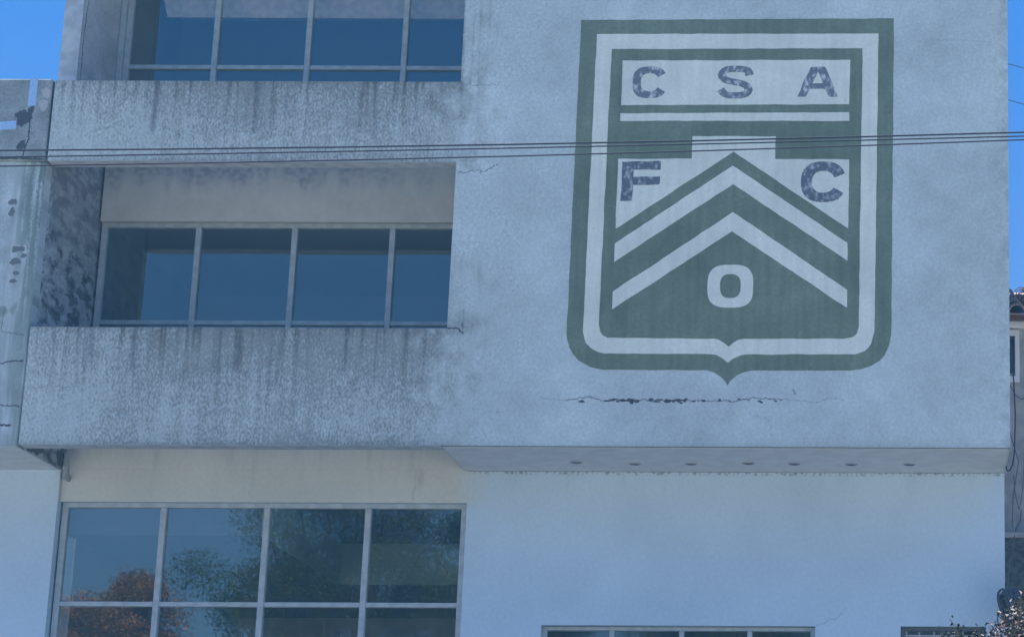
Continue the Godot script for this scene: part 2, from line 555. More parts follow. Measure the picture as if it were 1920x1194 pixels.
func worn_picture(dark: Color, bare: Color, sd: int, coarse := 0.045) -> Image:      # thin, brushed-on paint that the render shows through
	var w := 512
	var a := field(noise(sd, coarse, 4), w, w)
	var b := field(noise(sd + 1, coarse * 2.5, 3), w, w, 1, 2)
	var im := Image.create(w, w, false, Image.FORMAT_RGB8)
	for y in w:
		for x in w:
			var i := y * w + x
			var k := smoothstep(0.46, 0.86, a[i] / 255.0 * 0.6 + b[i] / 255.0 * 0.5)
			im.set_pixel(x, y, dark.lerp(bare, k))
	return im


func pavement_picture() -> Image:
	var w := 512
	var a := field(noise(71, 0.03, 5), w, w)
	var im := Image.create(w, w, false, Image.FORMAT_RGB8)
	for y in w:
		for x in w:
			var v := 0.58 + (a[y * w + x] / 255.0 - 0.5) * 0.16
			if x % 128 < 2 or y % 128 < 2:
				v *= 0.72
			im.set_pixel(x, y, Color(v, v * 0.98, v * 0.94))
	return im


func make_materials() -> void:
	var face := facade_picture()
	var relief := tex(face[1])
	M.face = rough(tex(face[0]), 0.92, relief, 0.5)
	M.low_frame = Rect2(-13.0, 7.5, 14.2, 4.5)
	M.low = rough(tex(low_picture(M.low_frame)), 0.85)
	M.annex_frame = Rect2(-12.5, 12.1, 1.75, 4.85)
	M.annex = rough(tex(annex_picture(M.annex_frame)), 0.92)
	M.reveal_frame = Rect2(-30.2, 12.3, 2.3, 5.1)
	M.reveal = rough(tex(reveal_picture(M.reveal_frame)), 0.92)
	M.upper_frame = Rect2(-10.8, 12.4, 5.5, 4.2)
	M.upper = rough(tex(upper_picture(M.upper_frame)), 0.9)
	M.soffit = grained(Color(0.78, 0.805, 0.805), Color(0.82, 0.845, 0.845), 0.6, 81)
	M.render_plain = grained(Color(0.72, 0.72, 0.71), Color(0.78, 0.78, 0.77), 0.4, 82)
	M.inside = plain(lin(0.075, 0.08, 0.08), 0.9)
	M.inside_blue = plain(lin(0.14, 0.22, 0.30), 0.9)  # blue of the mirrored sky, put into the colour of the room walls
	M.ceiling_blue = plain(lin(0.26, 0.38, 0.48), 0.9)  # ceiling tinted with the same pane blue
	M.ceiling = plain(lin(0.80, 0.78, 0.74), 0.9)
	M.fascia = plain(lin(0.30, 0.44, 0.39), 0.8)
	M.alu = grained(Color(0.66, 0.69, 0.69), Color(0.73, 0.755, 0.75), 0.9, 83, 0.5)
	M.alu.metallic = 0.1
	M.bronze = plain(lin(0.10, 0.11, 0.12), 0.5, 0.2)
	M.white_metal = plain(lin(0.75, 0.75, 0.73), 0.4)
	var glass := StandardMaterial3D.new()      # sun-control glazing: part mirror, part clear
	glass.albedo_color = Color(0.86, 0.92, 0.90, 0.20)
	var one := Image.create(4, 4, false, Image.FORMAT_RGB8)
	one.fill(Color.WHITE)
	glass.albedo_texture = tex(one)
	glass.transparency = BaseMaterial3D.TRANSPARENCY_ALPHA
	glass.metallic = 1.0
	glass.roughness = 0.014
	M.glass = glass
	var low: StandardMaterial3D = glass.duplicate()
	low.albedo_color.a = 0.27
	M.low_glass = low
	var clear: StandardMaterial3D = glass.duplicate()
	clear.albedo_color = Color(0.85, 0.9, 0.95, 0.07)
	M.clear_glass = clear
	M.green = rough(tex(face[2]), 0.85, relief, 0.4)
	M.white_paint = rough(tex(face[3]), 0.85, relief, 0.4)
	M.letter = rough(tex(worn_picture(lin(0.125, 0.15, 0.17), lin(0.44, 0.47, 0.47), 95, 0.022)), 0.8)
	M.letter.texture_repeat = true
	M.faded_letter = rough(tex(worn_picture(lin(0.17, 0.195, 0.215), lin(0.58, 0.60, 0.59), 97, 0.022)), 0.8)
	M.faded_letter.texture_repeat = true
	M.pillar_frame = Rect2(-30.2, 15.3, 2.3, 3.4)
	M.pillar = rough(tex(pillar_picture(M.pillar_frame)), 0.9)
	M.old_render = grained(Color(0.64, 0.665, 0.675), Color(0.72, 0.745, 0.75), 0.8, 98, 0.92)
	M.blind = grained(Color(0.66, 0.63, 0.56), Color(0.74, 0.70, 0.63), 1.2, 99, 0.9)
	M.dull_pane = plain(lin(0.10, 0.12, 0.14), 0.25)
	M.lens = plain(lin(0.09, 0.10, 0.12), 0.3)
	M.trim = plain(lin(0.30, 0.32, 0.34), 0.5, 0.3)
	M.tape = grained(Color(0.80, 0.82, 0.84), Color(0.93, 0.94, 0.95), 9.0, 84, 0.42)
	M.tape.metallic = 0.9
	M.cable = plain(lin(0.022, 0.040, 0.075), 0.8)
	M.coil = plain(lin(0.085, 0.09, 0.10), 0.6)
	M.cable_grey = plain(lin(0.12, 0.13, 0.14), 0.6)
	M.pipe = grained(Color(0.50, 0.52, 0.52), Color(0.62, 0.64, 0.64), 6.0, 85, 0.6)
	M.stucco = grained(Color(0.62, 0.60, 0.575), Color(0.70, 0.68, 0.65), 0.7, 86, 0.95)
	M.moss = grained(Color(0.26, 0.28, 0.27), Color(0.38, 0.39, 0.37), 1.6, 87, 0.95)
	for k in 3:
		M["tile%d" % k] = grained(Color(0.60 + 0.04 * k, 0.50 + 0.02 * k, 0.47), Color(0.70, 0.61 + 0.02 * k, 0.58), 2.0, 120 + k, 0.85)
	M.bark = grained(Color(0.30, 0.26, 0.22), Color(0.42, 0.37, 0.32), 3.0, 88, 0.95)
	var leafy := plain(Color.WHITE, 0.6)
	leafy.vertex_color_use_as_albedo = true
	leafy.backlight_enabled = true
	leafy.backlight = Color(0.6, 0.6, 0.6)
	leafy.metallic_specular = 0.15
	leafy.cull_mode = BaseMaterial3D.CULL_DISABLED
	M.leaf = leafy
	M.bounce_road = grained(Color(0.60, 0.59, 0.56), Color(0.68, 0.67, 0.64), 0.35, 89, 0.9)  # street surface out of view, made pale to bounce light onto the facade
	M.pavement = rough(tex(pavement_picture()), 0.9)
	M.pavement.texture_repeat = true
	M.earth = grained(Color(0.50, 0.47, 0.41), Color(0.60, 0.57, 0.51), 0.08, 90, 0.95)
	M.line = plain(lin(0.75, 0.75, 0.72), 0.7)


# ---------------------------------------------------------------- builders

func painted(points: Array, sd: int) -> PackedVector2Array:      # the outline as a hand with a brush leaves it
	var out := PackedVector2Array()
	var n := noise(sd, 0.9, 2)
	for i in points.size():
		var a: Vector2 = points[i]
		var b: Vector2 = points[(i + 1) % points.size()]
		var k := maxi(1, int(a.distance_to(b) / (0.035 if sd in [210, 211] else 0.09)))
		for j in k:
			var p := a.lerp(b, float(j) / k)
			out.append(p + Vector2(n.get_noise_2d(p.x * 3.0, p.y * 3.0), n.get_noise_2d(p.y * 3.0 + 50.0, p.x * 3.0)) * ((0.013 if sd in [209, 210, 211, 212] else 0.007) if j > 0 else 0.003))
	return out


func paint(called: String, polys: Array, coat: float, mat: Material, parent: Node, sd: int, f := FACE) -> MeshInstance3D:
	var b := Mb.new(f)
	for p in polys:
		b.prism(painted(p, sd), FRONT - 0.002, FRONT + coat)
	return commit(b, called, mat, parent)


func superellipse(c: Vector2, a: float, b: float, n: float, t: float) -> Vector2:
	return c + Vector2(a * signf(cos(t)) * pow(absf(cos(t)), 2.0 / n), b * signf(sin(t)) * pow(absf(sin(t)), 2.0 / n))


func arc_stroke(c: Vector2, a: float, b: float, ai: float, bi: float, n: float, from: float, to: float) -> Array:
	var out := []
	for i in 25:
		out.append(superellipse(c, a, b, n, lerpf(from, to, i / 24.0)))
	for i in 25:
		out.append(superellipse(c, ai, bi, n * 0.9, lerpf(to, from, i / 24.0)))
	return out


func window(parent: Node, xs: Array, ys: Array, z: float, bar: float, metal: Material, label := "", glass: Material = null, tilt := 0.0) -> void:
	# an aluminium window: outer frame, mullions, transoms and one pane in each light; xs and ys are the centre lines, outer edges first and last
	var n := xs.size() - 1
	var d := 0.035
	var b := Mb.new()
	var h := bar * 0.5
	b.box(Vector3(xs[0], ys[0], z - d), Vector3(xs[0] + bar, ys[-1], z + d), 0.004)
	b.box(Vector3(xs[n] - bar, ys[0], z - d), Vector3(xs[n], ys[-1], z + d), 0.004)
	b.box(Vector3(xs[0] + bar, ys[0], z - d), Vector3(xs[n] - bar, ys[0] + bar * 0.8, z + d), 0.004)
	b.box(Vector3(xs[0] + bar, ys[-1] - bar * 0.8, z - d), Vector3(xs[n] - bar, ys[-1], z + d), 0.004)
	var frame := commit(b, "window", metal, parent)
	if label:
		frame.set_meta("label", label)
	for i in range(1, n):
		box("mullion", Vector3(xs[i] - h, ys[0] + bar * 0.8, z - d), Vector3(xs[i] + h, ys[-1] - bar * 0.8, z + d + 0.012), metal, frame, 0.006)
	for i in n:
		var x0: float = xs[i] + (bar if i == 0 else h)
		var x1: float = xs[i + 1] - (bar if i == n - 1 else h)
		for j in ys.size() - 1:
			var y0: float = ys[j] + (bar * 0.8 if j == 0 else h * 0.8)
			var y1: float = ys[j + 1] - (bar * 0.8 if j == ys.size() - 2 else h * 0.8)
			if j > 0:
				box("transom", Vector3(x0, ys[j] - h * 0.8, z - d), Vector3(x1, ys[j] + h * 0.8, z + d + 0.004), metal, frame, 0.006)
			var p := Mb.new()
			var w := (x1 - x0) / 2.0 + 0.008
			var t := (y1 - y0) / 2.0 + 0.008
			p.quad(Vector3(-w, -t, 0), Vector3(w, -t, 0), Vector3(w, t, 0), Vector3(-w, t, 0), Vector3.BACK)
			var o := commit(p, "pane", glass if glass else M.glass, frame)
			o.position = Vector3((x0 + x1) / 2.0, (y0 + y1) / 2.0, z - 0.008)
			o.rotation = Vector3(tilt + rng.randf_range(-0.0012, 0.0012), rng.randf_range(-0.0026, 0.0026), 0)


func downlight(parent: Node, at: Vector3) -> void:
	var b := Mb.new()
	for i in 20:
		var a := TAU * i / 20.0
		var c := TAU * (i + 1) / 20.0
		var u := Vector3(cos(a), 0, sin(a))
		var v := Vector3(cos(c), 0, sin(c))
		var dn := Vector3(0, -0.012, 0)
		b.quad(at + u * 0.050 + dn, at + v * 0.050 + dn, at + v * 0.072 + dn, at + u * 0.072 + dn, Vector3.DOWN)
		b.quad(at + u * 0.072 + dn, at + v * 0.072 + dn, at + v * 0.076 + Vector3(0, 0.004, 0), at + u * 0.076 + Vector3(0, 0.004, 0), u + v)
	var o := commit(b, "downlight", M.trim, parent)
	var l := Mb.new()
	for i in 20:
		var a := TAU * i / 20.0
		var c := TAU * (i + 1) / 20.0
		l.tri(at + Vector3(0, -0.006, 0), at + Vector3(cos(a) * 0.052, -0.006, sin(a) * 0.052), at + Vector3(cos(c) * 0.052, -0.006, sin(c) * 0.052), Vector3.DOWN)
	commit(l, "lens", M.lens, o)


func crest(parent: Node) -> void:
	var V := func(a: float, b: float) -> Vector2: return Vector2(a, b)
	var outer := [V.call(-4.215, 12.803), V.call(-0.277, 12.841), V.call(-0.284, 8.737), V.call(-0.309, 8.603), V.call(-0.367, 8.470), V.call(-0.437, 8.400), V.call(-0.527, 8.343), V.call(-0.643, 8.303), V.call(-0.785, 8.285), V.call(-1.972, 8.280), V.call(-2.068, 8.257), V.call(-2.151, 8.217), V.call(-2.227, 8.150), V.call(-2.260, 8.094), V.call(-2.291, 8.143), V.call(-2.340, 8.196), V.call(-2.432, 8.255), V.call(-2.520, 8.282), V.call(-3.779, 8.280), V.call(-3.929, 8.316), V.call(-4.074, 8.395), V.call(-4.148, 8.481), V.call(-4.193, 8.563), V.call(-4.227, 8.667), V.call(-4.233, 8.741)]
	var ring := [V.call(-4.010, 12.614), V.call(-0.470, 12.636), V.call(-0.486, 9.186), V.call(-0.489, 8.783), V.call(-0.529, 8.622), V.call(-0.568, 8.562), V.call(-0.615, 8.522), V.call(-0.722, 8.486), V.call(-2.028, 8.480), V.call(-2.105, 8.471), V.call(-2.201, 8.426), V.call(-2.263, 8.374), V.call(-2.331, 8.432), V.call(-2.409, 8.473), V.call(-2.491, 8.481), V.call(-3.760, 8.484), V.call(-3.839, 8.502), V.call(-3.926, 8.548), V.call(-4.000, 8.621), V.call(-4.034, 8.755)]
	var inner := [V.call(-3.816, 12.412), V.call(-0.669, 12.435), V.call(-0.681, 8.836), V.call(-0.705, 8.745), V.call(-0.752, 8.702), V.call(-0.855, 8.681), V.call(-2.078, 8.676), V.call(-2.155, 8.659), V.call(-2.213, 8.619), V.call(-2.256, 8.575), V.call(-2.305, 8.615), V.call(-2.375, 8.658), V.call(-2.427, 8.675), V.call(-3.735, 8.679), V.call(-3.788, 8.709), V.call(-3.822, 8.756), V.call(-3.843, 8.849)]
	var panel := [V.call(-3.673, 12.259), V.call(-0.821, 12.281), V.call(-0.828, 11.692), V.call(-3.672, 11.669)]
	var bar := [V.call(-3.676, 11.562), V.call(-0.824, 11.585), V.call(-0.822, 11.473), V.call(-3.676, 11.461)]
	var block := [V.call(-3.682, 10.963), V.call(-2.772, 10.971), V.call(-2.772, 11.266), V.call(-1.735, 11.264), V.call(-1.736, 10.970), V.call(-0.822, 10.968), V.call(-0.822, 10.075), V.call(-2.255, 11.064), V.call(-3.684, 10.060)]
	var chev1 := [V.call(-2.259, 10.881), V.call(-0.830, 9.894), V.call(-0.828, 9.663), V.call(-2.250, 10.642), V.call(-3.687, 9.637), V.call(-3.687, 9.871)]
	var chev2 := [V.call(-2.245, 10.281), V.call(-0.826, 9.293), V.call(-0.827, 9.067), V.call(-2.250, 10.035), V.call(-3.689, 9.034), V.call(-3.690, 9.260)]
	var c := paint("painted_shield", [outer], 0.003, M.green, parent, 201)
	c.set_meta("label", "green painted club shield with white bands, chevrons and letters on the wall")
	paint("white_band", [ring], 0.006, M.white_paint, c, 202)
	paint("green_field", [inner], 0.009, M.green, c, 203)
	paint("white_panel", [panel], 0.012, M.white_paint, c, 204)
	paint("white_stripe", [bar], 0.012, M.white_paint, c, 205)
	paint("white_panel", [block], 0.012, M.white_paint, c, 206)
	paint("chevron", [chev1], 0.012, M.white_paint, c, 207)
	paint("chevron", [chev2], 0.012, M.white_paint, c, 208)
	var f := Rect2(-4.0, 13.0, 1.5, 1.5)
	paint("letter", [arc_stroke(Vector2(-3.326, 11.97), 0.213, 0.209, 0.11, 0.12, 2.9, deg_to_rad(27), deg_to_rad(332))], 0.015, M.faded_letter, c, 209, f).set_meta("label", "faded slate letter C at the top left")
	# the S as a brush stroke of changing width along its spine
	var spine := [V.call(-2.079, 12.067), V.call(-2.094, 12.131), V.call(-2.148, 12.148), V.call(-2.255, 12.155), V.call(-2.361, 12.147), V.call(-2.414, 12.108), V.call(-2.422, 12.051), V.call(-2.384, 12.005), V.call(-2.304, 11.984), V.call(-2.197, 11.967), V.call(-2.123, 11.939), V.call(-2.085, 11.890), V.call(-2.101, 11.833), V.call(-2.160, 11.805), V.call(-2.246, 11.798), V.call(-2.353, 11.804), V.call(-2.407, 11.836), V.call(-2.435, 11.881)]
	var fine := [spine[0]]
	for i in spine.size() - 1:
		fine.append(spine[i].lerp(spine[i + 1], 0.25))
		fine.append(spine[i].lerp(spine[i + 1], 0.75))
	fine.append(spine[-1])
	var sb := Mb.new(f)
	var side := []
	for i in fine.size():
		var t: Vector2 = (fine[mini(i + 1, fine.size() - 1)] - fine[maxi(i - 1, 0)]).normalized()
		var wide := lerpf(0.056, 0.042, absf(t.x))
		side.append([fine[i] + t.orthogonal() * wide, fine[i] - t.orthogonal() * wide])
	for i in side.size() - 1:
		var q := [side[i][0], side[i + 1][0], side[i + 1][1], side[i][1]]
		for k in [[0, 1, 2], [0, 2, 3]]:
			var a: Vector2 = q[k[0]]
			var b: Vector2 = q[k[1]]
			var d: Vector2 = q[k[2]]
			var z := FRONT + 0.015
			sb.tri(Vector3(a.x, a.y, z), Vector3(b.x, b.y, z), Vector3(d.x, d.y, z), Vector3.BACK)
	commit(sb, "letter", M.faded_letter, c).set_meta("label", "faded slate letter S at the top middle")
	var al := [V.call(-1.314, 12.180), V.call(-1.227, 12.182), V.call(-1.230, 12.127), V.call(-1.294, 11.964), V.call(-1.320, 11.890), V.call(-1.371, 11.791), V.call(-1.478, 11.787)]
	var ar := [V.call(-1.227, 12.182), V.call(-1.137, 12.184), V.call(-0.969, 11.792), V.call(-1.082, 11.792), V.call(-1.127, 11.891), V.call(-1.154, 11.968), V.call(-1.230, 12.127)]
	var ab := [V.call(-1.294, 11.964), V.call(-1.154, 11.968), V.call(-1.127, 11.891), V.call(-1.320, 11.890)]
	paint("letter", [al, ar, ab], 0.015, M.faded_letter, c, 210, f).set_meta("label", "faded slate letter A at the top right")
	var lf := [V.call(-3.633, 10.926), V.call(-3.152, 10.932), V.call(-3.154, 10.825), V.call(-3.488, 10.817), V.call(-3.490, 10.730), V.call(-3.160, 10.742), V.call(-3.162, 10.635), V.call(-3.491, 10.627), V.call(-3.497, 10.420), V.call(-3.635, 10.416)]
	paint("letter", [lf], 0.015, M.letter, c, 211, f).set_meta("label", "dark slate letter F at the left")
	paint("letter", [arc_stroke(Vector2(-1.137, 10.675), 0.277, 0.263, 0.145, 0.142, 2.5, deg_to_rad(20), deg_to_rad(332))], 0.015, M.letter, c, 212, f).set_meta("label", "large dark slate letter C at the right")
	var o := Vector2(-2.255, 9.336)
	paint("letter", [arc_stroke(o, 0.281, 0.272, 0.127, 0.152, 3.0, 0.0, PI), arc_stroke(o, 0.281, 0.272, 0.127, 0.152, 3.0, PI, TAU)], 0.012, M.white_paint, c, 213).set_meta("label", "white letter O at the bottom")


func club_building() -> void:
	var t := thing("club_building", "white rendered building with a green painted shield on its projecting upper box", "building")
	var deep := -38.0
	# the projecting box: two thin parapets across the open bays and the solid block with the shield
	box("parapet", Vector3(LEFT, SOFFIT, FRONT - 0.25), Vector3(BAY, 8.79, FRONT), M.face, t, 0.0, FACE).set_meta("label", "mottled, soot-stained lower parapet")
	box("parapet", Vector3(LEFT, 10.92, FRONT - 0.25), Vector3(BAY, 11.97, FRONT), M.face, t, 0.0, FACE).set_meta("label", "grey, rain-streaked upper parapet")
	for y in [SOFFIT, 10.92]:
		box("parapet_underside", Vector3(LEFT + 0.004, y - 0.006, FRONT - 0.248), Vector3(BAY - 0.004, y - 0.001, FRONT - 0.004), M.old_render, t)
	for w in [[SOFFIT, 8.79], [10.92, 11.97]]:
		box("parapet_back", Vector3(LEFT + 0.004, w[0] + 0.002, FRONT - 0.256), Vector3(BAY - 0.004, w[1] - 0.002, FRONT - 0.251), M.render_plain, t)
	var b := Mb.new(FACE)
	b.box(Vector3(BAY, SOFFIT, -31.0), Vector3(RIGHT, 15.6, FRONT), 0.0)
	commit(b, "solid_block", M.face, t)
	box("soffit", Vector3(BAY + 0.02, SOFFIT - 0.012, LOW + 0.005), Vector3(RIGHT - 0.03, SOFFIT - 0.001, FRONT - 0.05), M.soffit, t)
	box("drip_groove", Vector3(BAY + 0.004, SOFFIT - 0.004, FRONT - 0.046), Vector3(RIGHT - 0.004, SOFFIT - 0.001, FRONT - 0.014), M.bronze, t)  # dark strip painted in as the shadow line along the front edge
	for p in [[-4.182, -28.913], [-3.466, -29.0], [-2.77, -28.985], [-2.053, -28.937], [-1.486, -28.959], [-0.78, -28.978], [-0.059, -28.964]]:
		downlight(t, Vector3(p[0], SOFFIT - 0.012, p[1]))
	crest(t)
	# lower wall, pieced round its openings
	var f: Rect2 = M.low_frame
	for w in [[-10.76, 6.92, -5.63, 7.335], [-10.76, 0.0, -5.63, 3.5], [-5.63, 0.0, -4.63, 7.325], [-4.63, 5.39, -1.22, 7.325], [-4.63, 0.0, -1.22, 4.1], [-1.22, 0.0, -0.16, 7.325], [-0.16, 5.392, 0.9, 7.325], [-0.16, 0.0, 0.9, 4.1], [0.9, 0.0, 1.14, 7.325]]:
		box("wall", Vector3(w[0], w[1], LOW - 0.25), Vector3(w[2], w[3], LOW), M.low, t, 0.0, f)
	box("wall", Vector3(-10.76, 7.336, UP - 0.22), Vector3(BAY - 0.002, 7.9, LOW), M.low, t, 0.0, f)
	# walls above, behind the open bays
	for w in [[7.901, 8.95], [10.74, 12.40], [14.5, 15.2]]:
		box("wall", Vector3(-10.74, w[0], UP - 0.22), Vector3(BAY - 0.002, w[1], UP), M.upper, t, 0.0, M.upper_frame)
	box("pillar", Vector3(-10.98, 11.99, UP - 0.22), Vector3(-10.742, 15.198, -28.68), M.pillar, t, 0.0, M.pillar_frame)
	box("pillar_face", Vector3(-10.98, 11.99, -28.679), Vector3(-10.742, 15.198, -28.65), M.old_render, t)
	box("window_jamb", Vector3(-10.736, 12.402, UP - 0.20), Vector3(-10.662, 14.498, UP - 0.02), M.alu, t, 0.006)
	var bl := Mb.new()
	bl.prism(PackedVector2Array([Vector2(-10.20, 13.735), Vector2(-5.72, 13.73), Vector2(-5.72, 14.50), Vector2(-10.40, 14.50)]), UP - 0.32, UP - 0.312)
	commit(bl, "roller_blind", M.blind, t)
	# shell: roof, back, flanks
	box("roof", Vector3(-10.98, 15.2, deep), Vector3(BAY - 0.002, 15.6, FRONT), M.render_plain, t, 0.02)
	box("roof", Vector3(BAY, 15.2, deep), Vector3(RIGHT, 15.6, -31.002), M.render_plain, t, 0.02)
	box("back_wall", Vector3(-10.98, 0, deep), Vector3(RIGHT, 15.198, deep + 0.25), M.render_plain, t)
	box("side_wall", Vector3(RIGHT - 0.265, 0, deep + 0.252), Vector3(RIGHT - 0.015, SOFFIT - 0.02, LOW - 0.252), M.render_plain, t)
	box("side_wall", Vector3(RIGHT - 0.25, SOFFIT - 0.018, deep + 0.252), Vector3(RIGHT, 15.198, -31.002), M.render_plain, t)
	box("side_wall", Vector3(-10.98, 0, deep + 0.252), Vector3(-10.745, 15.198, UP - 0.222), M.render_plain, t)
	# windows
	window(t, [-10.742, -9.46, -8.155, -6.88, -5.632], [3.5, 5.64, 6.918], LOW - 0.10, 0.075, M.alu, "tall eight-pane window reflecting trees, at the lower left", M.low_glass)
	window(t, [-10.738, -9.455, -8.185, -6.895, -5.70], [8.952, 9.385, 10.738], UP - 0.11, 0.075, M.alu, "window in the middle open bay", null, 0.0045)
	window(t, [-10.66, -9.44, -8.19, -6.89, -5.70], [12.402, 12.93, 14.498], UP - 0.11, 0.075, M.alu, "window in the topmost open bay")
	window(t, [-4.628, -3.76, -2.89, -2.04, -1.222], [4.102, 5.385], LOW - 0.14, 0.06, M.alu, "low wide window under the row of downlights")
	window(t, [-0.158, 0.37, 0.898], [4.102, 5.386], LOW - 0.12, 0.05, M.bronze, "dark framed window behind the shrub", M.clear_glass)
	# rooms behind the glass
	var zi := UP - 0.222
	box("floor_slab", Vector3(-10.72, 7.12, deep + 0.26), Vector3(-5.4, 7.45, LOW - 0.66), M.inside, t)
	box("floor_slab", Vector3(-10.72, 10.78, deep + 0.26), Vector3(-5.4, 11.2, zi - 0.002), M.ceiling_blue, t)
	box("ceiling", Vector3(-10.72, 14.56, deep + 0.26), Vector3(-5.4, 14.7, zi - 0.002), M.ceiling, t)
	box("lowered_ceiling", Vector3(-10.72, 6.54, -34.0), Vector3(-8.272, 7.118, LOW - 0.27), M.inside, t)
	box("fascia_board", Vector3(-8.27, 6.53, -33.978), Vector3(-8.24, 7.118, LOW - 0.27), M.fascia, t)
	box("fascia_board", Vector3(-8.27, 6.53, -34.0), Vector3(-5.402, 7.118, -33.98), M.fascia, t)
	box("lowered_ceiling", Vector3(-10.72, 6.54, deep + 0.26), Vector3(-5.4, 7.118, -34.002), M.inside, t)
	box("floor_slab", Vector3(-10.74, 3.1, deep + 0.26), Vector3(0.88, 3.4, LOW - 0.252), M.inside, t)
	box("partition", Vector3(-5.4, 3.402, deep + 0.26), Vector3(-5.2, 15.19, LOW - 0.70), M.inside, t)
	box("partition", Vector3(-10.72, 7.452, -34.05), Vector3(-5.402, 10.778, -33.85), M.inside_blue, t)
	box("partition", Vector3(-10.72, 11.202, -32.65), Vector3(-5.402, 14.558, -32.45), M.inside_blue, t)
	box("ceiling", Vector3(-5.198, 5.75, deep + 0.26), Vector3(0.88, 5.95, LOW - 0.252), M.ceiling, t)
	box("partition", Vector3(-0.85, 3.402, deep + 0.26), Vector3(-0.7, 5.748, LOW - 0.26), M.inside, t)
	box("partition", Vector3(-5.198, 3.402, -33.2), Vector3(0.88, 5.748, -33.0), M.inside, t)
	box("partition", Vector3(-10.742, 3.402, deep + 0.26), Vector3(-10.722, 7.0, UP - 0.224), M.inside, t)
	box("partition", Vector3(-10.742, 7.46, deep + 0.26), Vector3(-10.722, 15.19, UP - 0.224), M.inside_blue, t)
	# security bars inside the right-hand window
	for x in [-0.085, 0.075, 0.26, 0.44, 0.62, 0.80]:
		box("window_bar", Vector3(x - 0.010, 4.11, LOW - 0.36), Vector3(x + 0.010, 5.41, LOW - 0.34), M.white_metal, t)
	box("window_bar", Vector3(-0.15, 5.305, LOW - 0.338), Vector3(0.89, 5.325, LOW - 0.322), M.white_metal, t)
	# rainwater outlet under the left end
	var p := Mb.new()
	p.tube([Vector3(-10.655, 7.62, -29.36), Vector3(-10.655, 7.36, -29.36), Vector3(-10.655, 7.28, -29.38), Vector3(-10.67, 7.22, -29.44), Vector3(-10.68, 7.20, -29.56)], 0.036, 0.036, 10)
	commit(p, "rainwater_pipe", M.pipe, t)
	var q := Mb.new()
	q.tube([Vector3(-10.655, 7.33, -29.36), Vector3(-10.655, 7.29, -29.365)], 0.046, 0.046, 10)
	commit(q, "pipe_collar", M.pipe, t)

	var lamp := thing("batten_lamp", "unlit white tube lamp under the ceiling behind the dark framed window", "lamp")
	var tb := Mb.new()
	tb.tube([Vector3(0.116, 5.43, -29.92), Vector3(0.40, 5.54, -31.2)], 0.02, 0.02, 8)
	commit(tb, "tube", M.white_metal, lamp)
	var bb := Mb.new()
	bb.tube([Vector3(0.116, 5.475, -29.90), Vector3(0.40, 5.585, -31.22)], 0.03, 0.03, 4)
	commit(bb, "batten", M.ceiling, lamp)
	for e in [Vector3(0.15, 5.49, -29.96), Vector3(0.38, 5.58, -31.1)]:
		var hg := Mb.new()
		hg.tube([e, Vector3(e.x, 5.752, e.z)], 0.008)
		commit(hg, "hanger", M.ceiling, lamp)
	var sq := thing("wall_box", "small white box on the inner wall behind the dark framed window", "box")
	box("housing", Vector3(0.44, 5.52, -32.998), Vector3(0.53, 5.62, -32.93), M.white_metal, sq, 0.008)
	box("cover", Vector3(0.448, 5.528, -32.93), Vector3(0.522, 5.612, -32.918), M.white_metal, sq, 0.004)


func annex() -> void:
	var t := thing("annex_block", "older grey block with flaked patches at the left end of the building", "building")
	var f: Rect2 = M.annex_frame
	var r: Rect2 = M.reveal_frame
	var x0 := -17.0
	var x1 := -10.795
	# front faces; the right flank, which closes the open bays, has its own mouldy render
	box("upper_front", Vector3(x0, 10.93, FRONT - 0.30), Vector3(x1, 11.99, FRONT), M.annex, t, 0.015, f)
	box("lower_front", Vector3(x0, 7.325, FRONT - 0.30), Vector3(x1, 10.93, FRONT - 0.06), M.annex, t, 0.012, f)
	box("flank_wall", Vector3(x0, 7.325, -38.0), Vector3(x1 + 0.02, 11.985, FRONT - 0.302), M.reveal, t, 0.0, r)
	box("soffit", Vector3(x0, 7.317, LOW + 0.065), Vector3(x1 - 0.004, 7.323, FRONT - 0.066), M.soffit, t)
	box("lower_wall", Vector3(x0, 0.0, -38.0), Vector3(-10.765, 7.316, LOW + 0.06), M.low, t, 0.0, M.low_frame)
	# bright repair tape over the cracks, dressed over the coping
	var b := Mb.new()
	b.box(Vector3(-11.072, 11.63, FRONT - 0.002), Vector3(-10.972, 11.994, FRONT + 0.006))
	b.box(Vector3(-11.070, 11.985, FRONT - 0.30), Vector3(-10.975, 11.998, FRONT + 0.002))
	commit(b, "repair_tape", M.tape, t).set_meta("label", "upright strip of silver tape")
	var c := Mb.new()
	c.prism(PackedVector2Array([Vector2(-11.55, 11.30), Vector2(-11.185, 11.325), Vector2(-11.195, 11.435), Vector2(-11.55, 11.405)]), FRONT - 0.002, FRONT + 0.006)
	commit(c, "repair_tape", M.tape, t).set_meta("label", "level strip of silver tape")


